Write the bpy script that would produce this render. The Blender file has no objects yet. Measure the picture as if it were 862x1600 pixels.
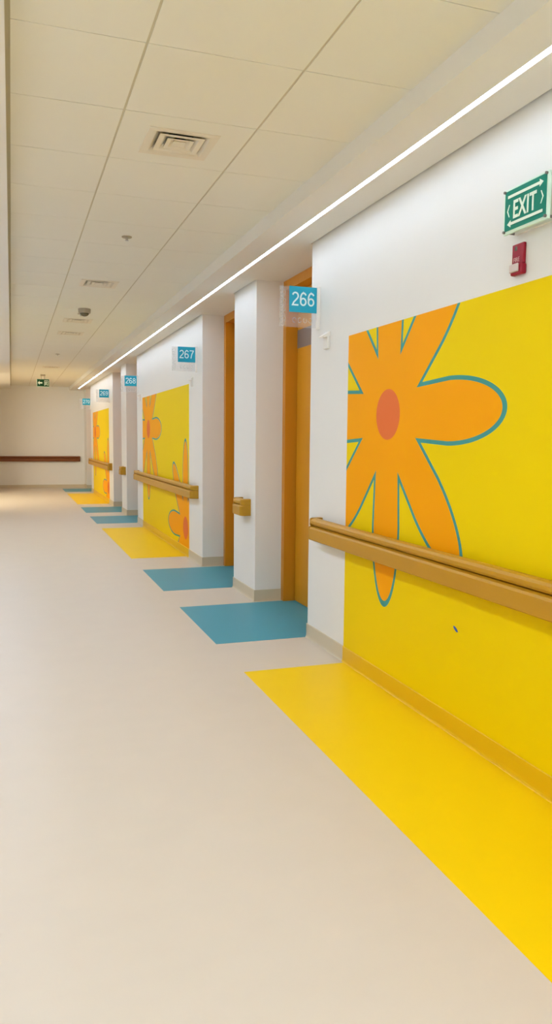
import bpy, bmesh, math, random
from mathutils import Vector, Matrix
random.seed(4)
scene = bpy.context.scene
COL = scene.collection

# ------------------------------------------------------------------ camera, world, big lights, exposure
F_PX, YAW, PITCH, ROLL, CAM_H = 1191.05, math.radians(19.114), math.radians(5.428), math.radians(0.513), 1.41
fw = Vector((math.sin(YAW) * math.cos(PITCH), math.cos(YAW) * math.cos(PITCH), -math.sin(PITCH)))
r0 = Vector((math.cos(YAW), -math.sin(YAW), 0)); u0 = r0.cross(fw)
rt = r0 * math.cos(ROLL) + u0 * math.sin(ROLL)
up = -r0 * math.sin(ROLL) + u0 * math.cos(ROLL)
cam_data = bpy.data.cameras.new('camera')
cam = bpy.data.objects.new('camera', cam_data); COL.objects.link(cam)
cam_data.sensor_fit = 'VERTICAL'; cam_data.sensor_height = 36.0
cam_data.lens = F_PX * 36.0 / 1600.0
cam_data.clip_start = 0.02
cam.matrix_world = Matrix(((rt.x, up.x, -fw.x, 0), (rt.y, up.y, -fw.y, 0), (rt.z, up.z, -fw.z, CAM_H), (0, 0, 0, 1)))
scene.camera = cam

world = bpy.data.worlds.new('world'); scene.world = world; world.use_nodes = True
world.node_tree.nodes['Background'].inputs[0].default_value = (0.92, 0.97, 1.0, 1)
world.node_tree.nodes['Background'].inputs[1].default_value = 0.6

scene.view_settings.view_transform = 'Standard'
scene.view_settings.look = 'None'
scene.view_settings.exposure = 0.19
scene.view_settings.gamma = 1.0
scene.view_settings.use_curve_mapping = False
scene.cycles.max_bounces = 14
scene.cycles.diffuse_bounces = 10
scene.cycles.glossy_bounces = 4
scene.cycles.transparent_max_bounces = 12
scene.cycles.sample_clamp_indirect = 6.0
scene.cycles.use_denoising = True
STRIP_RIGHT, STRIP_FILL = 21.0, 56.0
STRIP_COL = (0.82, 0.955, 1.17)

def area(name, loc, rot, sx, sy, power, col=(1, .95, .87)):
    d = bpy.data.lights.new(name, 'AREA'); d.shape = 'RECTANGLE'; d.size = sx; d.size_y = sy
    d.energy = power; d.color = col
    o = bpy.data.objects.new(name, d); COL.objects.link(o); o.location = loc; o.rotation_euler = rot
    return o
# unseen fill lamp added in the open lobby behind the camera; ceiling lamp of the side passage opening on the left far down the corridor
area('unseen_lobby_fill', (0.9, -3.2, 2.80), (0, 0, 0), 4.0, 4.0, 150, (.90, .98, 1.06))
area('side_passage_light', (-1.6, 17.6, 2.72), (math.radians(38), 0, math.radians(-28)), 1.8, 1.8, 155, (1, .90, .72))

# ------------------------------------------------------------------ plan (metres)
W, E_, S, C, FX = 1.98, 1.305, 2.745, 2.835, 1.575      # right wall, inlay edge, soffit, ceiling, soffit edge
LW = -0.38
GX = [0.024, 0.498, 1.106, 1.575]                       # ceiling rails
Q0, QP = 2.307, 0.597                                   # ceiling cross seams
A1, R1, R2, A2 = 5.00, 6.26, 6.93, 8.19                 # wall end, pier, pier, next wall
PER = 7.78
END = 22.50
BACK = -6.0
RX = 2.22                                               # depth of the door recesses
SIDE0, SIDE1 = 15.6, 20.4                               # side passage on the left

# ------------------------------------------------------------------ materials
def lin(c):
    c /= 255.0
    return c / 12.92 if c <= 0.04045 else ((c + 0.055) / 1.055) ** 2.4
def rgb(r, g, b, k=1.0): return (lin(r) * k, lin(g) * k, lin(b) * k, 1)
def mat(name, col, rough=0.5, spec=0.4, metal=0.0, noise=0.0, nscale=3.0, bump=0.0, bscale=200.0, coat=0.0):
    m = bpy.data.materials.new(name); m.use_nodes = True
    nt = m.node_tree; b = nt.nodes['Principled BSDF']
    b.inputs['Base Color'].default_value = col; b.inputs['Roughness'].default_value = rough
    b.inputs['Specular IOR Level'].default_value = spec; b.inputs['Metallic'].default_value = metal
    b.inputs['Coat Weight'].default_value = coat
    tc = nt.nodes.new('ShaderNodeTexCoord')
    if noise:
        n = nt.nodes.new('ShaderNodeTexNoise'); n.inputs['Scale'].default_value = nscale; n.inputs['Detail'].default_value = 5
        nt.links.new(tc.outputs['Object'], n.inputs['Vector'])
        mx = nt.nodes.new('ShaderNodeMix'); mx.data_type = 'RGBA'
        mx.inputs['A'].default_value = tuple(c * (1 - noise) for c in col[:3]) + (1,)
        mx.inputs['B'].default_value = tuple(min(1, c * (1 + noise)) for c in col[:3]) + (1,)
        nt.links.new(n.outputs['Fac'], mx.inputs['Factor']); nt.links.new(mx.outputs['Result'], b.inputs['Base Color'])
    if bump:
        n2 = nt.nodes.new('ShaderNodeTexNoise'); n2.inputs['Scale'].default_value = bscale
        nt.links.new(tc.outputs['Object'], n2.inputs['Vector'])
        bp = nt.nodes.new('ShaderNodeBump'); bp.inputs['Strength'].default_value = bump; bp.inputs['Distance'].default_value = 0.002
        nt.links.new(n2.outputs['Fac'], bp.inputs['Height']); nt.links.new(bp.outputs['Normal'], b.inputs['Normal'])
    return m
M = {}
M['paint'] = mat('wall_paint', (0.82, 0.82, 0.795, 1), 0.55, 0.3, noise=0.012, nscale=2.0, bump=0.05)
M['ceiling'] = mat('ceiling_tile', (0.84, 0.835, 0.76, 1), 0.85, 0.15, noise=0.012, nscale=1.5, bump=0.15, bscale=350)
M['rail_t'] = mat('ceiling_rail', (0.60, 0.56, 0.43, 1), 0.6, 0.3)
M['dark'] = mat('shadow_gap_dark', (0.52, 0.48, 0.34, 1), 0.8, 0.1)
M['soffit'] = mat('soffit_paint', (0.82, 0.81, 0.77, 1), 0.6, 0.25, noise=0.01, nscale=2.0)
M['floor'] = mat('beige_vinyl', (0.635, 0.555, 0.452, 1), 0.42, 0.35, noise=0.03, nscale=5.0, bump=0.04, bscale=120)
M['yfloor'] = mat('yellow_vinyl', (0.86, 0.58, 0.001, 1), 0.45, 0.15, noise=0.02, nscale=5.0)
M['bfloor'] = mat('blue_vinyl', (0.055, 0.31, 0.40, 1), 0.4, 0.25, noise=0.03, nscale=5.0)
M['cove'] = mat('beige_cove', (0.60, 0.53, 0.39, 1), 0.45, 0.35)
M['ycove_shade'] = mat('yellow_cove_shaded', (0.74, 0.46, 0.001, 1), 0.45, 0.35)  # same yellow vinyl, darkened in its colour for shade on the upright face
def wood(name, c1, c2, rough=0.38):
    m = mat(name, c1, rough, 0.4); nt = m.node_tree; b = nt.nodes['Principled BSDF']
    tc = nt.nodes.new('ShaderNodeTexCoord'); mp = nt.nodes.new('ShaderNodeMapping')
    mp.inputs['Scale'].default_value = (9, 9, 1.0)
    n = nt.nodes.new('ShaderNodeTexNoise'); n.inputs['Scale'].default_value = 3.5; n.inputs['Detail'].default_value = 6
    mx = nt.nodes.new('ShaderNodeMix'); mx.data_type = 'RGBA'
    mx.inputs['A'].default_value = c1; mx.inputs['B'].default_value = c2
    nt.links.new(tc.outputs['Object'], mp.inputs['Vector']); nt.links.new(mp.outputs['Vector'], n.inputs['Vector'])
    nt.links.new(n.outputs['Fac'], mx.inputs['Factor']); nt.links.new(mx.outputs['Result'], b.inputs['Base Color'])
    return m
M['door'] = wood('door_wood_laminate', (0.60, 0.26, 0.008, 1), (0.65, 0.285, 0.010, 1))
M['frame'] = wood('frame_wood_laminate', (0.56, 0.225, 0.008, 1), (0.60, 0.245, 0.010, 1))
M['gapshade'] = mat('shadow_gap_painted_shade', (0.16, 0.145, 0.09, 1), 0.8, 0.1)
M['gap'] = mat('dark_gap', (0.05, 0.02, 0.005, 1), 0.8, 0.1)
M['panel'] = mat('grey_door_panel', (0.22, 0.17, 0.15, 1), 0.35, 0.4)
M['rail'] = mat('amber_rail_vinyl', (0.48, 0.245, 0.010, 1), 0.38, 0.3, noise=0.03, nscale=4)
M['railend'] = mat('amber_rail_cap', (0.47, 0.24, 0.010, 1), 0.4, 0.35)
M['brownrail'] = mat('brown_rail_vinyl', (0.20, 0.06, 0.012, 1), 0.4, 0.35)
M['white'] = mat('white_plastic', (0.82, 0.80, 0.75, 1), 0.4, 0.4)
M['alu'] = mat('aluminium', (0.6, 0.6, 0.58, 1), 0.4, 0.5, metal=0.7)
M['steel'] = mat('grey_steel', (0.22, 0.20, 0.18, 1), 0.35, 0.5, metal=0.6)
M['blue'] = mat('teal_blue_sign', (0.008, 0.34, 0.50, 1), 0.35, 0.4)
M['number'] = mat('pale_number', (0.72, 0.90, 0.92, 1), 0.45, 0.3)
M['green'] = mat('exit_green', (0.001, 0.20, 0.135, 1), 0.4, 0.2)
M['dgreen'] = mat('dark_exit_green', (0.004, 0.06, 0.02, 1), 0.4, 0.3)
M['mint'] = mat('acrylic_edge', (0.70, 0.90, 0.76, 1), 0.3, 0.4)
M['letter'] = mat('sign_lettering', (0.82, 0.93, 0.80, 1), 0.5, 0.3)
M['red'] = mat('alarm_red', (0.29, 0.004, 0.02, 1), 0.4, 0.25)
M['lens'] = mat('strobe_lens', (0.55, 0.45, 0.40, 1), 0.2, 0.5)
M['pinkletter'] = mat('alarm_lettering', (0.75, 0.45, 0.45, 1), 0.5, 0.3)
M['black'] = mat('duct_black_and_shade', (0.006, 0.005, 0.004, 1), 0.9, 0.0)
M['louvre'] = mat('vent_louvre', (0.80, 0.75, 0.64, 1), 0.5, 0.3)
M['smoke'] = mat('smoked_dome', (0.09, 0.075, 0.045, 1), 0.25, 0.5)
M['greyplastic'] = mat('grey_plastic', (0.42, 0.36, 0.26, 1), 0.5, 0.3)
M['dotblue'] = mat('blue_mark_ink', (0.02, 0.075, 0.40, 1), 0.5, 0.3)

def emit_mat(name, col, strength):
    m = bpy.data.materials.new(name); m.use_nodes = True; nt = m.node_tree; nt.nodes.clear()
    e = nt.nodes.new('ShaderNodeEmission'); e.inputs[0].default_value = (*col, 1); e.inputs[1].default_value = strength
    o = nt.nodes.new('ShaderNodeOutputMaterial'); nt.links.new(e.outputs[0], o.inputs[0]); return m
M['led'] = emit_mat('led_diffuser', STRIP_COL, STRIP_RIGHT)
M['led_fill'] = emit_mat('added_fill_strip_left', STRIP_COL, STRIP_FILL)  # unseen left strip, added to fill the corridor with light

def acrylic(name, tint, haze, hazecol):
    m = bpy.data.materials.new(name); m.use_nodes = True; nt = m.node_tree; nt.nodes.clear()
    t = nt.nodes.new('ShaderNodeBsdfTransparent'); t.inputs[0].default_value = (*tint, 1)
    d = nt.nodes.new('ShaderNodeBsdfDiffuse'); d.inputs[0].default_value = (*hazecol, 1)
    g = nt.nodes.new('ShaderNodeBsdfGlossy'); g.inputs['Roughness'].default_value = 0.08
    m1 = nt.nodes.new('ShaderNodeMixShader'); m1.inputs[0].default_value = haze
    m2 = nt.nodes.new('ShaderNodeMixShader'); m2.inputs[0].default_value = 0.05
    nt.links.new(t.outputs[0], m1.inputs[1]); nt.links.new(d.outputs[0], m1.inputs[2])
    nt.links.new(m1.outputs[0], m2.inputs[1]); nt.links.new(g.outputs[0], m2.inputs[2])
    o = nt.nodes.new('ShaderNodeOutputMaterial'); nt.links.new(m2.outputs[0], o.inputs[0]); return m
M['acrylic'] = acrylic('frosted_acrylic', (.98, .98, .98), 0.09, (0.66, 0.68, 0.76))
M['etch'] = acrylic('etched_acrylic', (.95, .97, .95), 0.55, (0.74, 0.74, 0.70))

# mural: yellow field with large orange eight-petalled flowers, drawn from the surface's own coordinates
def mural_mat(name, flowers):
    m = bpy.data.materials.new(name); m.use_nodes = True; nt = m.node_tree; b = nt.nodes['Principled BSDF']
    b.inputs['Roughness'].default_value = 0.5; b.inputs['Specular IOR Level'].default_value = 0.05
    L = nt.links.new
    def v(x, sock):
        if isinstance(x, (int, float)): sock.default_value = x
        else: L(x, sock)
    def op(o, a, c=None, d=None, clamp=False):
        n = nt.nodes.new('ShaderNodeMath'); n.operation = o; n.use_clamp = clamp
        v(a, n.inputs[0])
        if c is not None: v(c, n.inputs[1])
        if d is not None: v(d, n.inputs[2])
        return n.outputs[0]
    tc = nt.nodes.new('ShaderNodeTexCoord'); sp = nt.nodes.new('ShaderNodeSeparateXYZ'); L(tc.outputs['Object'], sp.inputs[0])
    U, Z = sp.outputs['Y'], sp.outputs['Z']
    def mix(f, a, c):
        n = nt.nodes.new('ShaderNodeMix'); n.data_type = 'RGBA'; v(f, n.inputs['Factor'])
        for s, x in (('A', a), ('B', c)):
            if isinstance(x, tuple): n.inputs[s].default_value = x
            else: L(x, n.inputs[s])
        return n.outputs['Result']
    nz = nt.nodes.new('ShaderNodeTexNoise'); nz.inputs['Scale'].default_value = 1.3; L(tc.outputs['Object'], nz.inputs['Vector'])
    col = mix(nz.outputs['Fac'], (0.82, 0.60, 0.001, 1), (0.85, 0.63, 0.001, 1))
    for (cy, cz) in flowers:
        dx = op('ADD', U, cy); dz = op('SUBTRACT', Z, cz)          # local Y runs 0 .. -length
        r = op('SQRT', op('ADD', op('MULTIPLY', dx, dx), op('MULTIPLY', dz, dz)))
        a = op('ARCTAN2', dz, dx)
        k = math.pi / 4
        t = op('SUBTRACT', op('MULTIPLY', op('FRACT', op('ADD', op('DIVIDE', a, k), 8.5)), k), k / 2)
        x = op('MULTIPLY', r, op('COSINE', t)); y = op('ABSOLUTE', op('MULTIPLY', r, op('SINE', t)))
        def inside(hw, hl):
            q = op('DIVIDE', op('MAXIMUM', op('SUBTRACT', x, 0.62), 0.0), hl)
            q = op('MINIMUM', q, 1.0)
            w1 = op('MULTIPLY', op('SQRT', op('SUBTRACT', 1.0, op('MULTIPLY', q, q))), hw)
            w = op('SUBTRACT', w1, op('MULTIPLY', op('MAXIMUM', op('SUBTRACT', 0.62, x), 0.0), 0.05))
            return op('MULTIPLY', op('LESS_THAN', y, w), op('LESS_THAN', x, 0.62 + hl))
        col = mix(inside(0.166, 0.465), col, (0.065, 0.30, 0.27, 1))
        col = mix(inside(0.145, 0.431), col, (0.90, 0.37, 0.002, 1))
        col = mix(op('LESS_THAN', r, 0.140), col, (0.74, 0.17, 0.045, 1))
    L(col, b.inputs['Base Color'])
    return m
M['mural'] = mural_mat('flower_mural_print', [(0.54, 1.554), (3.16, 0.33)])

# ------------------------------------------------------------------ helpers
class MB:
    def __init__(s): s.bm = bmesh.new(); s.slots = []
    def _m(s, m):
        if m not in s.slots: s.slots.append(m)
        return s.slots.index(m)
    def box(s, lo, hi, m, bev=0.0, seg=2):
        t = bmesh.new(); bmesh.ops.create_cube(t, size=1)
        for vt in t.verts:
            vt.co = Vector([(lo[i] + hi[i]) / 2 + vt.co[i] * (hi[i] - lo[i]) for i in range(3)])
        if bev: bmesh.ops.bevel(t, geom=t.edges[:], offset=bev, segments=seg, affect='EDGES', profile=0.5)
        s.add(t, m); return s
    def add(s, t, m, mtx=None):
        i = s._m(m)
        if mtx is not None: bmesh.ops.transform(t, matrix=mtx, verts=t.verts[:])
        for f in t.faces: f.material_index = i
        me = bpy.data.meshes.new('tmp'); t.to_mesh(me); t.free()
        n0 = len(s.bm.faces); s.bm.from_mesh(me); bpy.data.meshes.remove(me)
        s.bm.faces.ensure_lookup_table()
        for f in s.bm.faces[n0:]: f.material_index = i
        return s
    def cyl(s, p, axis, r, length, m, n=24, r2=None, bev=0.0):
        t = bmesh.new(); bmesh.ops.create_cone(t, cap_ends=True, segments=n, radius1=r, radius2=r if r2 is None else r2, depth=length)
        if bev: bmesh.ops.bevel(t, geom=[e for e in t.edges if len(e.link_faces) == 2 and any(len(f.verts) > 4 for f in e.link_faces)], offset=bev, segments=2, affect='EDGES')
        q = Vector((0, 0, 1)).rotation_difference(Vector(axis).normalized()).to_matrix().to_4x4()
        s.add(t, m, Matrix.Translation(Vector(p)) @ q); return s
    def poly(s, pts, d, m):
        """prism: polygon pts (3D) pushed along d"""
        t = bmesh.new(); d = Vector(d)
        a = [t.verts.new(p) for p in pts]; b = [t.verts.new(Vector(p) + d) for p in pts]
        t.faces.new(a); t.faces.new(b[::-1])
        for i in range(len(pts)):
            j = (i + 1) % len(pts); t.faces.new((a[j], a[i], b[i], b[j]))
        bmesh.ops.recalc_face_normals(t, faces=t.faces[:])
        s.add(t, m); return s
    def build(s, name, parent=None, loc=None, smooth=False):
        me = bpy.data.meshes.new(name)
        bmesh.ops.recalc_face_normals(s.bm, faces=s.bm.faces[:])
        if loc is not None: bmesh.ops.translate(s.bm, verts=s.bm.verts[:], vec=-Vector(loc))
        s.bm.to_mesh(me); s.bm.free()
        for m in s.slots: me.materials.append(M[m] if isinstance(m, str) else m)
        if smooth:
            for p in me.polygons: p.use_smooth = True
        o = bpy.data.objects.new(name, me); COL.objects.link(o)
        if loc is not None: o.location = loc
        if parent is not None:
            o.parent = parent
        return o
def tag(o, label=None, cat=None, group=None, kind=None):
    if label: o['label'] = label
    if cat: o['category'] = cat
    if group: o['group'] = group
    if kind: o['kind'] = kind
    return o
def empty(name, loc, label=None, cat=None, group=None, kind=None):
    o = bpy.data.objects.new(name, None); COL.objects.link(o); o.location = loc; o.empty_display_size = 0.1
    return tag(o, label, cat, group, kind)
def copy_tree(o, parent=None):
    c = o.copy(); COL.objects.link(c)
    if parent is not None: c.parent = parent
    for ch in [x for x in bpy.data.objects if x.parent == o]: copy_tree(ch, c)
    return c
def stroke(poly2, w, closed=False):
    """flat band of half width w along a 2D polyline: list of quads"""
    n = len(poly2); L, Rr = [], []
    for i in range(n):
        p = Vector(poly2[i])
        a = Vector(poly2[i - 1]) if (i > 0 or closed) else None
        c = Vector(poly2[(i + 1) % n]) if (i < n - 1 or closed) else None
        d1 = (p - a).normalized() if a is not None else None
        d2 = (c - p).normalized() if c is not None else None
        d1 = d1 or d2; d2 = d2 or d1
        nn = Vector((-(d1.y + d2.y), d1.x + d2.x)); nn.normalize()
        k = w / max(0.45, nn.dot(Vector((-d1.y, d1.x))))
        L.append(p + nn * k); Rr.append(p - nn * k)
    m = n if closed else n - 1
    return [(L[i], Rr[i], Rr[(i + 1) % n], L[(i + 1) % n]) for i in range(m)]
def arc(cx, cy, rx, ry, a0, a1, n=14):
    return [(cx + rx * math.cos(math.radians(a0 + (a1 - a0) * i / n)), cy + ry * math.sin(math.radians(a0 + (a1 - a0) * i / n))) for i in range(n + 1)]
GLYPH = {   # grotesque figures in a 0.56 x 1.0 cell: list of (points, closed)
    '2': [(arc(.28, .72, .23, .24, 165, -30) + [(.40, .50), (.14, .24), (.05, .05), (.54, .05)], False)],
    '6': [(arc(.28, .30, .22, .25, 0, 360, 24)[:-1], True), (arc(.30, .62, .235, .335, 30, 90, 6) + arc(.30, .50, .245, .455, 90, 190, 12), False)],
    '7': [([(.03, .95), (.52, .95), (.52, .90), (.36, .62), (.26, .34), (.20, .0)], False)],
    '8': [(arc(.28, .735, .185, .215, 0, 360, 22)[:-1], True), (arc(.28, .28, .225, .235, 0, 360, 24)[:-1], True)],
    '9': [(arc(.28, .70, .22, .25, 0, 360, 24)[:-1], True), (arc(.26, .38, .235, .335, 210, 270, 6) + arc(.26, .50, .245, .455, 270, 370, 12), False)],
    '0': [(arc(.28, .50, .22, .45, 0, 360, 28)[:-1], True)],
}
def figures(name, s, h, w, m, mtx, parent, sx=1.0, adv=0.66):
    t = bmesh.new(); total = adv * (len(s) - 1) + 0.56
    for i, chx in enumerate(s):
        for pts, closed in GLYPH[chx]:
            q = [((p[0] + adv * i - total / 2) * h * sx, (p[1] - 0.5) * h) for p in pts]
            for a in stroke(q, w, closed):
                f = t.faces.new([t.verts.new((v.x, v.y, 0.0)) for v in a])
                f.normal_update()
                if f.normal.z < 0: f.normal_flip()
    bmesh.ops.remove_doubles(t, verts=t.verts[:], dist=1e-6)
    e = bmesh.ops.extrude_face_region(t, geom=t.faces[:])
    bmesh.ops.translate(t, verts=[v for v in e['geom'] if isinstance(v, bmesh.types.BMVert)], vec=(0, 0, 0.0008))
    mb = MB(); mb.add(t, m, mtx)
    return mb.build(name, parent)
def text_mesh(name, s, size, depth, m, mtx, parent=None, sx=1.0, offset=0.0, space=1.0):
    cu = bpy.data.curves.new(name, 'FONT'); cu.body = s; cu.size = size; cu.extrude = depth
    cu.align_x = 'CENTER'; cu.align_y = 'CENTER'; cu.offset = offset; cu.space_character = space; cu.resolution_u = 6
    t = bpy.data.objects.new(name + '_curve', cu); COL.objects.link(t)
    bpy.context.view_layer.update()
    dg = bpy.context.evaluated_depsgraph_get()
    me = bpy.data.meshes.new_from_object(t.evaluated_get(dg)); bpy.data.objects.remove(t)
    xs = [v.co.x for v in me.vertices]; ys = [v.co.y for v in me.vertices]
    cx, cy = (min(xs) + max(xs)) / 2, (min(ys) + max(ys)) / 2
    for v in me.vertices: v.co.x = (v.co.x - cx) * sx; v.co.y -= cy
    me.transform(mtx); me.materials.clear(); me.materials.append(M[m]); me.name = name
    o = bpy.data.objects.new(name, me); COL.objects.link(o)
    if parent is not None: o.parent = parent
    return o
def struct(mb, name, **k): return tag(mb.build(name, **k), kind='structure')

# ------------------------------------------------------------------ floor and inlays
fl = MB(); fl.box((-6, BACK, -0.1), (2.75, 24, 0), 'floor')
floor = struct(fl, 'floor')
for k, (y0, y1) in enumerate([(0.98, 4.335), (8.94, 12.10), (16.66, 19.92)]):
    o = MB().box((E_, y0, 0), (W - 0.004, y1, 0.0012), 'yfloor').build('yellow_inlay', floor); o['label'] = 'yellow vinyl rectangle let into the floor'
for y0, y1 in [(A1, R1 - 0.045), (R2, A2 - 0.06), (A1 + PER, R1 + PER - 0.03), (R2 + PER, A2 + PER - 0.06), (A1 + 2 * PER, R1 + 2 * PER)]:
    o = MB().box((E_, y0, 0), (2.33, y1, 0.0012), 'bfloor').build('blue_inlay', floor); o['label'] = 'blue vinyl rectangle let into the floor'

# ------------------------------------------------------------------ right wall with door recesses and piers
segs = [(BACK, A1), (R1, R2), (A2, A1 + PER), (R1 + PER, R2 + PER), (A2 + PER, A1 + 2 * PER), (R1 + 2 * PER, END)]
wr = MB()
for (a, b) in segs:
    wr.box((W, a, 0), (2.72, b, C + 0.12), 'paint')
wr.box((2.42, BACK, 0), (2.72, END, C + 0.12), 'paint')
struct(wr, 'wall_right')
struct(MB().box((LW - 1.4, END, 0), (2.72, END + 0.15, C + 0.12), 'paint'), 'wall_end')
wl = MB()
wl.box((LW - 0.15, -2.4, 0), (LW, SIDE0, C + 0.12), 'paint').box((LW - 0.15, SIDE1, 0), (LW, END, C + 0.12), 'paint')
wl.box((LW - 3.6, SIDE0 - 0.15, 0), (LW - 0.15, SIDE0, C + 0.12), 'paint').box((LW - 3.6, SIDE1, 0), (LW - 0.15, SIDE1 + 0.15, C + 0.12), 'paint')
wl.box((LW - 3.75, SIDE0 - 0.15, 0), (LW - 3.6, SIDE1 + 0.15, C + 0.12), 'paint')
struct(wl, 'wall_left')

# ------------------------------------------------------------------ ceiling tiles, rails, soffits
holes = [3.504 + QP / 2, 7.09 + QP / 2, 9.47 + QP / 2, 10.67 + QP / 2, 16.04 + QP / 2]
HH = 0.135                                             # half size of the vent opening
ce = MB()
ce.box((-6, BACK, C + 0.10), (2.7, END + 0.1, C + 0.14), 'ceiling')
k0 = int((BACK - Q0) / QP) - 1
ys = [Q0 + QP * k for k in range(k0, 60)]
for k in range(len(ys) - 1):
    a, b = ys[k] + 0.002, ys[k + 1] - 0.002
    if b > END: b = END
    if a > END - 0.02 or a < BACK: continue
    for j in range(3):
        x0, x1 = GX[j] + 0.005, GX[j + 1] - (0.005 if j < 2 else 0)
        h = [c for c in holes if a < c < b] if j == 1 else []
        if h:
            c, xc = h[0], 0.80
            ce.box((x0, a, C), (xc - HH, b, C + 0.012), 'ceiling').box((xc + HH, a, C), (x1, b, C + 0.012), 'ceiling')
            ce.box((xc - HH, a, C), (xc + HH, c - HH, C + 0.012), 'ceiling').box((xc - HH, c + HH, C), (xc + HH, b, C + 0.012), 'ceiling')
        else:
            ce.box((x0, a, C), (x1, b, C + 0.012), 'ceiling')
for g in GX[1:3]: ce.box((g - 0.006, BACK, C + 0.003), (g + 0.006, END, C + 0.02), 'rail_t')
ce.box((GX[0] - 0.02, BACK, C + 0.006), (GX[0] + 0.02, END, C + 0.0115), 'dark').box((GX[0] - 0.012, BACK, C + 0.02), (GX[3], END, C + 0.024), 'dark')  # the shallow groove's shade is put into its strip's colour
ceiling = struct(ce, 'ceiling')
# dropped soffits with the slot for the light strip
SL0, SL1, SEND = 1.757, 1.785, 21.6
so = MB()
so.box((FX, BACK, S), (SL0, END, C + 0.09), 'soffit')
so.box((SL1, BACK, S), (W - 0.014, END, C + 0.04), 'soffit')
so.box((SL0, SEND, S), (SL1, END, C + 0.04), 'soffit')
so.box((SL0, BACK, S + 0.03), (SL1, SEND, S + 0.05), 'soffit')
for (a, b) in [(A1, R1), (R2, A2), (A1 + PER, R1 + PER), (R2 + PER, A2 + PER), (A1 + 2 * PER, R1 + 2 * PER)]:
    so.box((W - 0.014, a, S), (2.45, b, C + 0.04), 'soffit')
so.build('soffit', ceiling)['label'] = 'dropped plaster soffit along the right wall'
MB().box((W - 0.015, BACK, S + 0.04), (W + 0.0, END, S + 0.045), 'gapshade').build('shadow_gap', ceiling)  # dark strip paints the shade up inside the gap
sl = MB()
sl.box((LW, BACK, S), (LW + 0.155, END, C + 0.09), 'soffit').box((LW + 0.20, BACK, S), (GX[0] - 0.014, END, C + 0.09), 'soffit')
sl.box((LW + 0.155, BACK, S + 0.03), (LW + 0.20, END, S + 0.05), 'soffit').box((LW + 0.155, 15.0, S), (LW + 0.20, END, C), 'soffit')
sl.build('soffit', ceiling)
# side passage and lobby ceilings
struct(MB().box((LW - 3.7, SIDE0 - 0.1, C - 0.02), (LW, SIDE1 + 0.1, C + 0.09), 'ceiling'), 'trim_1')

# ------------------------------------------------------------------ coved baseboards (vinyl turned up the wall)
BH, BT = 0.10, 0.007
def cove(mb, y0, y1, m, x=W, s=-1):
    pts = [(x, 0), (x + s * 0.016, 0), (x + s * 0.011, 0.005), (x + s * 0.008, 0.013), (x + s * BT, 0.025), (x + s * BT, BH - 0.003), (x + s * (BT - 0.003), BH), (x, BH)]
    mb.poly([(p[0], y0, p[1]) for p in pts], (0, y1 - y0, 0), m)
MURALS = [(0.955, 4.37), (8.86, 12.22), (16.66, 20.02)]
b = MB()
for (a, c) in segs:
    a2, c2 = a - (0.006 if a > BACK else 0), c + (0.006 if c < END else 0)
    mm = [q for q in MURALS if a < q[0] < c]
    if mm:
        q = mm[0]; cove(b, a2, q[0], 'cove'); cove(b, q[0], q[1], 'ycove_shade'); cove(b, q[1], c2, 'cove')
    else: cove(b, a2, c2, 'cove')
    if a > BACK: b.box((W - BT, a - BT, 0), (RX, a, BH), 'cove')
    if c < END: b.box((W - BT, c, 0), (RX, c + BT, BH), 'cove')
struct(b, 'baseboard_right')
struct(MB().box((LW, END - BT, 0), (W, END, BH * 0.8), 'cove'), 'baseboard_end')
b = MB(); cove(b, -2.4, SIDE0, 'cove', LW, 1); cove(b, SIDE1, END, 'cove', LW, 1); struct(b, 'baseboard_left')

# ------------------------------------------------------------------ doors in the recesses
LX = 2.322
for n, y0 in enumerate([A1, R2, A1 + PER, R2 + PER, A1 + 2 * PER]):
    y1 = y0 + 1.26
    d = empty('door_%d' % (n + 1), (RX, (y0 + y1) / 2, 0), kind='structure')
    off = Vector(d.location)
    f = MB()
    cw, top = 0.07, 2.665
    f.box((RX, y1 - cw, 0), (2.41, y1, S), 'frame', 0.002).box((RX, y0, 0), (2.41, y0 + cw, S), 'frame', 0.002)
    f.box((RX, y0 + cw, top), (2.41, y1 - cw, S), 'frame', 0.002)
    fo = f.build('door_frame', d, loc=off); fo.location = (0, 0, 0)
    l = MB(); l.box((LX, y0 + cw + 0.004, 0.006), (LX + 0.045, y1 - cw - 0.012, top - 0.004), 'door', 0.002)
    lo = l.build('door_leaf', d, loc=off); lo.location = (0, 0, 0)
    g = MB(); g.box((LX + 0.046, y0 + cw, 0), (LX + 0.07, y1 - cw, top), 'gap').build('door_backing', d, loc=off).location = (0, 0, 0)
    p = MB(); p.box((LX - 0.003, y0 + cw + 0.03, 2.182), (LX, y1 - cw - 0.016, 2.335), 'panel')
    po = p.build('grey_panel', lo, loc=off); po.location = (0, 0, 0); po['label'] = 'grey panel across the top of the door leaf'
    hd = MB(); hy = y0 + cw + 0.09
    hd.cyl((LX - 0.012, hy, 1.02), (1, 0, 0), 0.024, 0.024, 'alu').cyl((LX - 0.045, hy, 1.02), (1, 0, 0), 0.009, 0.06, 'alu')
    hd.box((LX - 0.083, hy - 0.01, 1.01), (LX - 0.065, hy + 0.13, 1.03), 'alu', 0.006)
    ho = hd.build('door_handle', lo, loc=off); ho.location = (0, 0, 0)

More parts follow.
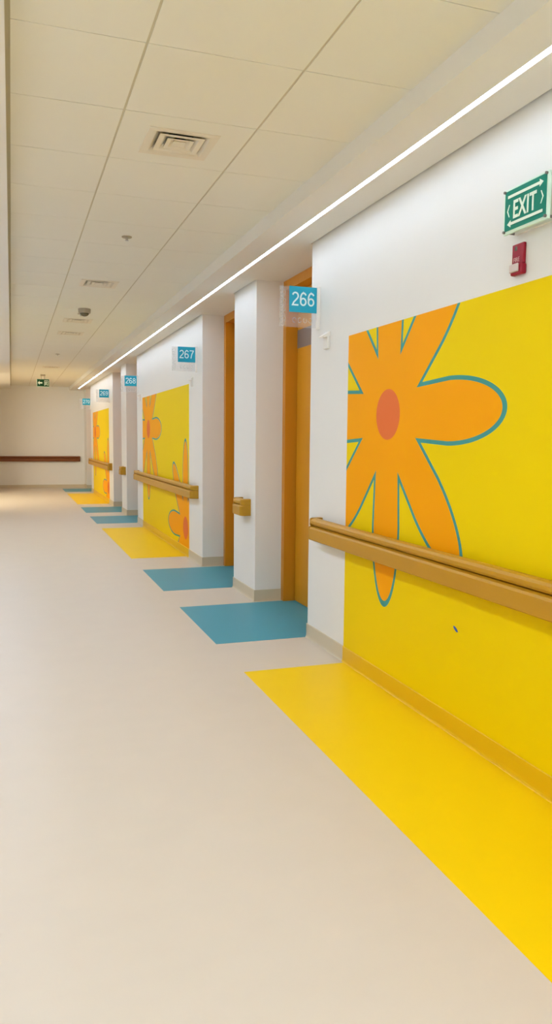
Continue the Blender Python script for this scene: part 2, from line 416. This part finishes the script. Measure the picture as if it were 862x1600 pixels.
# ------------------------------------------------------------------ light strips
def strip(y0, y1, x0, x1, m, label):
    t = empty('strip_light', ((x0 + x1) / 2, y0, S), label, 'light')
    L0 = Vector(t.location)
    c = MB(); c.box((x0, y0, S + 0.004), (x0 + 0.002, y1, S + 0.026), 'alu').box((x1 - 0.002, y0, S + 0.004), (x1, y1, S + 0.026), 'alu').box((x0, y0, S + 0.024), (x1, y1, S + 0.028), 'alu')
    c.build('channel', t, loc=L0).location = (0, 0, 0)
    dd = MB()
    k = 24
    for i in range(k):
        dd.box((x0 + 0.002, y0 + (y1 - y0) * i / k, S + 0.003), (x1 - 0.002, y0 + (y1 - y0) * (i + 1) / k, S + 0.009), m)
    dd.build('diffuser', t, loc=L0).location = (0, 0, 0)
strip(BACK + 0.02, SEND, SL0, SL1, 'led', 'long thin white light strip recessed in the soffit above the numbered doors')
strip(BACK + 0.02, 15.0, LW + 0.155, LW + 0.20, 'led_fill', 'unseen fill strip added in the soffit over the left wall, opposite the numbered doors')

# ------------------------------------------------------------------ murals
lab = ['big yellow wall mural with large orange flower, nearest, under the exit sign',
       'yellow wall mural with orange flowers beside the 267 sign',
       'farthest small yellow mural with orange petals below the 269 sign']
for (y0, y1), l in zip(MURALS, lab):
    m = MB(); m.box((W - 0.0015, y0, BH), (W, y1, 2.05), 'mural')
    o = m.build('wall_mural', loc=(W, y1, 0)); tag(o, l, 'mural', 'flower murals along the right wall')
# blue speck on the nearest mural
m = MB(); t = bmesh.new(); bmesh.ops.create_circle(t, cap_ends=True, segments=20, radius=1)
mt = Matrix.Translation((W - 0.0022, 3.083, 0.519)) @ Matrix.Rotation(math.radians(90), 4, 'Y') @ Matrix.Rotation(math.radians(28), 4, 'Z') @ Matrix.Diagonal((0.0085, 0.022, 1, 1))
m.add(t, 'dotblue', mt)
tag(m.build('blue_sticker'), 'tiny blue oval sticker on the yellow mural below the handrail', 'sticker')

# ------------------------------------------------------------------ handrails
PROF_BUMP = [(0.030, 0.738), (0.088, 0.738), (0.094, 0.744), (0.095, 0.815), (0.090, 0.826), (0.072, 0.832), (0.030, 0.832)]
PROF_GRIP = [(0.034, 0.832), (0.064, 0.834), (0.080, 0.840), (0.088, 0.852), (0.088, 0.868), (0.080, 0.880), (0.066, 0.886), (0.046, 0.885), (0.036, 0.876)]
def extrude_profile(mb, prof, o, n, a, length, m, caps=True):
    """profile (out, z) at origin o; n = outward unit, a = along unit"""
    pts = [Vector(o) + Vector(n) * p[0] + Vector((0, 0, p[1])) for p in prof]
    mb.poly(pts, Vector(a) * length, m)
def handrail(o, n, a, length, label, cap0, cap1, mm='rail', me='railend', group='handrails along the corridor walls'):
    t = empty('handrail', (o[0], o[1], 0), label, 'handrail', group)
    off = Vector(t.location); n = Vector(n); a = Vector(a); O = Vector((o[0], o[1], 0))
    def done(mb, nm, lbl=None, smooth=False):
        ob = mb.build(nm, t, loc=off); ob.location = (0, 0, 0)
        if lbl: ob['label'] = lbl
    q = 0.05
    b1 = MB(); extrude_profile(b1, PROF_BUMP, O + a * q, n, a, length - 2 * q, mm); done(b1, 'bumper_strip')
    b2 = MB(); extrude_profile(b2, PROF_GRIP, O + a * q, n, a, length - 2 * q, mm); done(b2, 'hand_grip')
    for e, (p0, d) in enumerate(((O, a), (O + a * length, -a))):
        c = MB()
        # moulded end cap curving back to the wall
        N = 6
        for prof, rad in ((PROF_BUMP, 0.045), (PROF_GRIP, 0.045)):
            outer = max(p[0] for p in prof)
            ring = []
            for i in range(N + 1):
                th = i / N * math.pi / 2
                ring.append((1 - math.cos(th), math.sin(th)))
            z0 = min(p[1] for p in prof); z1 = max(p[1] for p in prof)
            # plan outline of the cap: from wall, out to the front, along to the rail
            plan = [(0.0, 0.0)]
            for i in range(N + 1):
                th = i / N * math.pi / 2
                plan.append((rad * (1 - math.cos(th)) * 0.9, outer - rad + rad * math.sin(th)))
            plan += [(q + 0.001, outer), (q + 0.001, 0.0)]
            mid = [(z0, 0.93), (z0 + 0.006, 1.0), (z1 - 0.010, 1.0), (z1 - 0.003, 0.96), (z1, 0.86)]
            t_ = bmesh.new(); rows = []
            for z, sc in mid:
                rows.append([t_.verts.new(p0 + d * (u + (1 - sc) * 0.04) + n * (w * sc) + Vector((0, 0, z))) for u, w in plan])
            for r1, r2 in zip(rows, rows[1:]):
                for i in range(len(plan)):
                    j = (i + 1) % len(plan); t_.faces.new((r1[i], r1[j], r2[j], r2[i]))
            t_.faces.new(rows[0][::-1]); t_.faces.new(rows[-1])
            bmesh.ops.recalc_face_normals(t_, faces=t_.faces[:])
            c.add(t_, me)
        done(c, 'end_cap')
    k = max(1, int(length / 0.9))
    for i in range(k):
        p = O + a * (length * (i + 0.5) / k)
        br = MB(); ex = a * 0.03; z = 0.79
        br.poly([p - ex + Vector((0, 0, z - 0.03)), p + ex + Vector((0, 0, z - 0.03)), p + ex + Vector((0, 0, z + 0.03)), p - ex + Vector((0, 0, z + 0.03))], n * 0.033, 'alu')
        done(br, 'bracket')
    return t
handrail((W, 0.6), (-1, 0, 0), (0, 1, 0), 4.80 - 0.6, 'amber handrail running across the nearest yellow mural', 1, 1)
handrail((W, R1 + 0.13), (-1, 0, 0), (0, 1, 0), 0.29, 'short amber handrail stub on the pier between doors 266 and 267', 1, 1)
handrail((W, 8.38), (-1, 0, 0), (0, 1, 0), 4.27, 'amber handrail across the second mural, beside the 267 sign', 1, 1)
handrail((W, R1 + PER + 0.13), (-1, 0, 0), (0, 1, 0), 0.29, 'tiny handrail stub on the far pier below the 268 sign', 1, 1)
handrail((W, 8.38 + PER), (-1, 0, 0), (0, 1, 0), 4.27, 'handrail across the farthest, smallest mural', 1, 1)
handrail((LW + 0.02, END), (0, -1, 0), (1, 0, 0), 2.21, 'dark brown handrail running along the end wall', 1, 1, 'brownrail', 'brownrail', None)

# ------------------------------------------------------------------ projecting room number signs
def sign(yc, num, label):
    t = empty('room_sign', (W, yc, 2.155), label, 'sign', 'room number signs on the right wall')
    off = Vector(t.location)
    def fin(mb, nm, par=t, lbl=None):
        ob = mb.build(nm, par, loc=off); ob.location = (0, 0, 0)
        if lbl: ob['label'] = lbl
        return ob
    fin(MB().box((W - 0.022, yc - 0.016, 2.150), (W, yc + 0.016, 2.432), 'white', 0.003), 'wall_bracket', lbl='white bracket fixed to the wall')
    pl = fin(MB().box((1.697, yc - 0.003, 2.158), (W - 0.020, yc + 0.003, 2.422), 'acrylic'), 'clear_plate', lbl='clear frosted plate')
    # etched ornament down the free edge of the plate and row of small figures below the number
    e = MB(); z = 2.168; i = 0
    while z < 2.41:
        for sx_ in (0, 1):
            t_ = bmesh.new()
            r = 0.009 + 0.003 * ((i * 7 + sx_ * 3) % 3)
            seg = 14; a0 = (i * 1.3 + sx_ * 2.0)
            pin, pout = [], []
            for k in range(seg + 1):
                th = a0 + k / seg * 4.6; rr = r * (1 - 0.35 * k / seg)
                pin.append((rr * math.cos(th) * 0.62, rr * math.sin(th))); pout.append(((rr + 0.0034) * math.cos(th) * 0.75, (rr + 0.0034) * math.sin(th)))
            cx = 1.708 + sx_ * 0.017; cz = z + sx_ * 0.008
            for k in range(seg):
                q = [pin[k], pin[k + 1], pout[k + 1], pout[k]]
                t_.faces.new([t_.verts.new((cx + a, yc - 0.0036, cz + b)) for a, b in q])
            e.add(t_, 'etch')
        z += 0.019; i += 1
    for k in range(4):
        t_ = bmesh.new(); cx = 1.80 + 0.038 * k; cz = 2.205
        for s in range(16):
            th0, th1 = s / 16 * 5.0 + k, (s + 1) / 16 * 5.0 + k
            t_.faces.new([t_.verts.new((cx + rr * 0.8 * math.cos(t0), yc - 0.0036, cz + rr * math.sin(t0))) for rr, t0 in ((.013, th0), (.013, th1), (.0175, th1), (.0175, th0))])
        e.add(t_, 'etch')
    eo = fin(e, 'etched_ornament', pl)
    eo['kind'] = 'stuff'
    fin(MB().box((1.762, yc - 0.008, 2.256), (1.958, yc - 0.0032, 2.424), 'blue', 0.0008), 'number_panel', lbl='blue square panel')
    mt = Matrix.Translation(Vector((1.860, yc - 0.0085, 2.343)) - off) @ Matrix.Rotation(math.radians(90), 4, 'X')
    figures('room_number', num, 0.088, 0.0052, 'number', mt, t, sx=0.96)
    return t
sign(4.86, '266', 'blue square sign reading 266, largest and nearest, beside the orange door')
sign(8.45, '267', 'blue square sign reading 267 above the second mural')
sign(12.66, '268', 'blue square sign reading 268 before the far pier')
sign(16.45, '269', 'small blue sign reading 269 above the farthest mural')
sign(20.45, '270', 'smallest, farthest blue sign reading 270 near the end wall')

# ------------------------------------------------------------------ small white wall sensors by the wall corners
def sensor(y, label):
    t = empty('wall_sensor', (W, y, 2.005), label, 'sensor', 'white wall sensors near wall corners')
    off = Vector(t.location)
    b = MB(); b.box((W - 0.022, y - 0.035, 2.005), (W, y + 0.035, 2.095), 'white', 0.004)
    b.build('housing', t, loc=off).location = (0, 0, 0)
    h = MB(); h.poly([(W, y - 0.04, 2.118), (W - 0.052, y - 0.04, 2.083), (W - 0.052, y - 0.04, 2.072), (W, y - 0.04, 2.088)], (0, 0.08, 0), 'white')
    h.build('hood', t, loc=off).location = (0, 0, 0)
sensor(4.70, 'small white wall sensor right of the 266 sign')
sensor(8.68, 'small white wall sensor just below the 267 sign')
sensor(12.42, 'tiny white wall sensor below the 268 sign')

# ------------------------------------------------------------------ wall exit sign
ys0, ys1, zs0, zs1, xs = 2.458, 2.732, 2.246, 2.422, 1.918
t = empty('exit_sign', (W, (ys0 + ys1) / 2, zs0), 'large green EXIT sign standing off the right wall above the red fire alarm', 'sign')
off = Vector(t.location)
def fin(mb, nm, par=t, lbl=None):
    ob = mb.build(nm, par, loc=Vector(par.location)); ob.location = (0, 0, 0)
    if lbl: ob['label'] = lbl
    return ob
fin(MB().box((xs, ys0, zs0), (xs + 0.012, ys1, zs1), 'mint', 0.0015), 'acrylic_slab', lbl='pale green edged acrylic slab')
fin(MB().box((xs - 0.0015, ys0 + 0.010, zs0 + 0.012), (xs, ys1 - 0.009, zs1 - 0.008), 'green'), 'green_face', lbl='green printed face')
fin(MB().box((W - 0.016, ys0 - 0.004, zs0 + 0.004), (W, ys1 - 0.01, zs1 - 0.002), 'white', 0.002), 'back_plate')
for yy in (ys0 + 0.010, ys1 - 0.009):
    for zz in (zs0 + 0.011, zs1 - 0.009):
        fin(MB().cyl(((xs + W) / 2 - 0.003, yy, zz), (1, 0, 0), 0.0055, W - xs + 0.010, 'steel', 16), 'standoff_bolt')
def WM(y, z, x=xs - 0.0026):       # local x -> -Y, local y -> Z, normal -> -X
    return Matrix.Translation(Vector((x, y, z)) - off) @ Matrix(((0, 0, -1, 0), (-1, 0, 0, 0), (0, 1, 0, 0), (0, 0, 0, 1)))
yc, zc = (ys0 + ys1) / 2, (zs0 + zs1) / 2
text_mesh('exit_lettering', 'EXIT', 0.098, 0.0008, 'letter', WM(yc + 0.0, zc - 0.001), t, sx=0.70, offset=0.0018, space=1.04)
ar = MB()
def apoly(pts): ar.poly([(xs - 0.0030, p[0], p[1]) for p in pts], (0.0012, 0, 0), 'letter')
def arrow(yt, z, d):               # yt tail y, head towards d
    L = 0.218
    apoly([(yt, z - 0.0055), (yt + d * (L - 0.022), z - 0.0055), (yt + d * (L - 0.022), z - 0.014), (yt + d * L, z), (yt + d * (L - 0.022), z + 0.014), (yt + d * (L - 0.022), z + 0.0055), (yt, z + 0.0055)])
arrow(yc + 0.109, zs1 - 0.033, -1)
arrow(yc - 0.109, zs0 + 0.036, 1)
fin(ar, 'arrow')
for s in (1, -1):
    ch = MB(); y0 = yc + s * 0.112; y1 = yc + s * 0.099
    for dz in (1, -1):
        a_, b_ = (y0, zc), (y1, zc + dz * 0.024); w_ = s * 0.006
        ch.poly([(xs - 0.0030, a_[0], a_[1]), (xs - 0.0030, a_[0] - w_, a_[1]), (xs - 0.0030, b_[0] - w_ * 0.7, b_[1]), (xs - 0.0030, b_[0] + w_ * 0.1, b_[1])], (0.0012, 0, 0), 'letter')
    fin(ch, 'chevron')

# ------------------------------------------------------------------ red fire alarm
fy0, fy1 = 2.652, 2.734
t = empty('fire_alarm', (W, 2.69, 2.09), 'small red fire alarm box on the wall below the EXIT sign', 'fire alarm')
off = Vector(t.location)
fin(MB().box((W - 0.014, fy0 + 0.008, 2.130), (W, fy1, 2.213), 'red', 0.003), 'alarm_body', t)
fin(MB().box((W - 0.026, fy0, 2.086), (W, fy1 - 0.006, 2.130), 'red', 0.007), 'sounder_base', t)
fin(MB().box((W - 0.033, fy0 + 0.018, 2.097), (W - 0.024, fy1 - 0.008, 2.131), 'lens', 0.004), 'strobe_lens', t, 'pale strobe lens')
text_mesh('alarm_lettering', 'FIRE', 0.026, 0.0006, 'pinkletter', Matrix.Translation(Vector((W - 0.0145, 2.703, 2.150)) - off) @ Matrix(((0, 0, -1, 0), (-1, 0, 0, 0), (0, 1, 0, 0), (0, 0, 0, 1))), t, sx=0.85)
fin(MB().box((W - 0.0152, 2.700, 2.186), (W - 0.0135, 2.716, 2.203), 'smoke', 0.001), 'indicator', t)

# ------------------------------------------------------------------ hanging exit sign far down the corridor
hx0, hx1, hy, hz0, hz1 = 0.575, 0.850, 18.3, 2.556, 2.732
t = empty('hanging_exit_sign', ((hx0 + hx1) / 2, hy, C), 'dark green exit sign with left arrow hanging from the far ceiling', 'sign')
off = Vector(t.location)
fin(MB().box((hx0, hy - 0.02, hz0), (hx1, hy + 0.02, hz1), 'mint', 0.004), 'sign_case', t, 'pale case')
fin(MB().box((hx0 + 0.008, hy - 0.022, hz0 + 0.008), (hx1 - 0.008, hy - 0.02, hz1 - 0.008), 'dgreen'), 'green_face', t, 'dark green face')
fin(MB().box((0.66, hy - 0.03, C - 0.035), (0.765, hy + 0.03, C), 'greyplastic', 0.004), 'ceiling_mount', t)
for xx in (0.675, 0.75): fin(MB().cyl((xx, hy, (C - 0.035 + hz1) / 2), (0, 0, 1), 0.004, C - 0.035 - hz1 + 0.004, 'steel', 10), 'hanger', t)
a = MB(); zc2 = (hz0 + hz1) / 2
a.poly([(hx0 + 0.022, hy - 0.0232, zc2), (hx0 + 0.062, hy - 0.0232, zc2 + 0.045), (hx0 + 0.062, hy - 0.0232, zc2 + 0.016), (hx0 + 0.122, hy - 0.0232, zc2 + 0.016), (hx0 + 0.122, hy - 0.0232, zc2 - 0.016), (hx0 + 0.062, hy - 0.0232, zc2 - 0.016), (hx0 + 0.062, hy - 0.0232, zc2 - 0.045)], (0, 0.0012, 0), 'letter')
fin(a, 'arrow', t)
a = MB(); dx0 = hx0 + 0.165
a.box((dx0, hy - 0.0232, zc2 - 0.06), (dx0 + 0.012, hy - 0.022, zc2 + 0.055), 'letter').box((dx0 + 0.073, hy - 0.0232, zc2 - 0.06), (dx0 + 0.085, hy - 0.022, zc2 + 0.055), 'letter').box((dx0, hy - 0.0232, zc2 + 0.048), (dx0 + 0.085, hy - 0.022, zc2 + 0.058), 'letter')
a.cyl((dx0 + 0.040, hy - 0.0226, zc2 + 0.030), (0, 1, 0), 0.011, 0.0012, 'letter', 14)
for q in ([(.030, .018), (.052, .014), (.046, -.012), (.030, -.010)], [(.030, -.008), (.044, -.010), (.026, -.05), (.014, -.046)], [(.036, -.008), (.048, -.012), (.062, -.050), (.050, -.052)], [(.030, .016), (.034, .008), (.018, -.006), (.012, .0)], [(.048, .014), (.052, .006), (.066, .010), (.064, .018)]):
    a.poly([(dx0 + u, hy - 0.0232, zc2 + w) for u, w in q], (0, 0.0012, 0), 'letter')
fin(a, 'running_figure', t)

# ------------------------------------------------------------------ ceiling vents
def vent(yc, label):
    xc = 0.80
    t = empty('ceiling_vent', (xc, yc, C), label, 'vent', 'square ceiling vents')
    off = Vector(t.location)
    bx = MB(); h = HH + 0.004
    bx.box((xc - h, yc - h, C + 0.085), (xc + h, yc + h, C + 0.095), 'black')
    for s in (-1, 1):
        bx.box((xc + s * h - 0.004, yc - h, C + 0.0125), (xc + s * h + 0.004, yc + h, C + 0.09), 'black')
        bx.box((xc - h, yc + s * h - 0.004, C + 0.0125), (xc + h, yc + s * h + 0.004, C + 0.09), 'black')
    fin(bx, 'duct_box', t, 'dark duct opening')
    fr = MB(); o_, i_ = 0.168, HH - 0.004
    for s in (-1, 1):
        fr.box((xc - o_, yc + (i_ if s > 0 else -o_), C - 0.004), (xc + o_, yc + (o_ if s > 0 else -i_), C), 'louvre', 0.0012)
        fr.box((xc + (i_ if s > 0 else -o_), yc - i_, C - 0.004), (xc + (o_ if s > 0 else -i_), yc + i_, C), 'louvre', 0.0012)
    fin(fr, 'flange', t)
    def ringv(tb, r, z): return [tb.verts.new((xc + sx * r, yc + sy * r, C + z)) for sx, sy in ((-1, -1), (1, -1), (1, 1), (-1, 1))]
    def band(tb, A, B):
        for i in range(4):
            j = (i + 1) % 4; tb.faces.new((A[i], A[j], B[j], B[i]))
    # each louvre: a flat lip with a skirt rising inward behind it, its upper side painted black as the shade inside
    for (ro, ri) in ((HH - 0.003, 0.129), (0.108, 0.083), (0.064, 0.046)):
        lv = MB(); tb = bmesh.new()
        band(tb, ringv(tb, ro, -0.003), ringv(tb, ri, -0.003)); band(tb, ringv(tb, ri, -0.003), ringv(tb, ri - 0.03, 0.022))
        bmesh.ops.recalc_face_normals(tb, faces=tb.faces[:]); lv.add(tb, 'louvre')
        tb = bmesh.new(); band(tb, ringv(tb, ro, -0.0022), ringv(tb, ri + 0.001, -0.0022)); band(tb, ringv(tb, ri + 0.001, -0.0022), ringv(tb, ri - 0.029, 0.0228))
        lv.add(tb, 'black'); fin(lv, 'louvre', t)
    cp = MB(); tb = bmesh.new()
    a0 = [tb.verts.new((xc + sx * 0.030, yc + sy * 0.030, C - 0.002)) for sx, sy in ((-1, -1), (1, -1), (1, 1), (-1, 1))]
    a1 = [tb.verts.new((xc + sx * 0.014, yc + sy * 0.014, C + 0.020)) for sx, sy in ((-1, -1), (1, -1), (1, 1), (-1, 1))]
    tb.faces.new(a0); tb.faces.new(a1[::-1])
    for i in range(4):
        j = (i + 1) % 4; tb.faces.new((a0[i], a0[j], a1[j], a1[i]))
    bmesh.ops.recalc_face_normals(tb, faces=tb.faces[:]); cp.add(tb, 'louvre')
    cp.cyl((xc, yc, C + 0.05), (0, 0, 1), 0.004, 0.075, 'steel', 8)
    fin(cp, 'centre_cone', t)
for c, l in zip(holes, ['square ceiling vent, nearest and largest, dark louvres showing', 'second nearest ceiling vent, just before the dark dome camera', 'third ceiling vent, just beyond the dark dome camera', 'fourth ceiling vent from the front, past the dome camera', 'farthest ceiling vent, in front of the hanging exit sign']):
    vent(c, l)

# dome camera
t = empty('dome_camera', (0.80, 8.86, C), 'small dome camera with dark bottom on the ceiling between vents', 'camera')
off = Vector(t.location)
fin(MB().cyl((0.80, 8.86, C - 0.024), (0, 0, 1), 0.066, 0.048, 'greyplastic', 32, r2=0.070, bev=0.004), 'housing', t, 'grey round housing')
dm = MB(); tb = bmesh.new(); bmesh.ops.create_uvsphere(tb, u_segments=24, v_segments=12, radius=0.05)
bmesh.ops.delete(tb, geom=[v for v in tb.verts if v.co.z > 0.001], context='VERTS')
dm.add(tb, 'smoke', Matrix.Translation((0.80, 8.86, C - 0.046)) @ Matrix.Diagonal((1, 1, 0.75, 1)))
fin(dm, 'dome', t, 'dark smoked dome')
def sprinkler(x, y, label):
    t = empty('ceiling_sprinkler', (x, y, C), label, 'sprinkler', 'small sprinkler heads on the ceiling')
    fin(MB().cyl((x, y, C - 0.003), (0, 0, 1), 0.036, 0.006, 'greyplastic', 24, bev=0.001), 'cover_ring', t)
    fin(MB().cyl((x, y, C - 0.016), (0, 0, 1), 0.008, 0.024, 'alu', 12).cyl((x, y, C - 0.027), (0, 0, 1), 0.014, 0.002, 'alu', 12), 'nozzle', t)
sprinkler(0.808, 5.62, 'small round sprinkler on the ceiling between the first two vents')
sprinkler(0.79, 9.22, 'tiny sprinkler on the ceiling just behind the dome camera')
sprinkler(0.783, 13.73, 'farthest tiny sprinkler on the ceiling before the last vent')
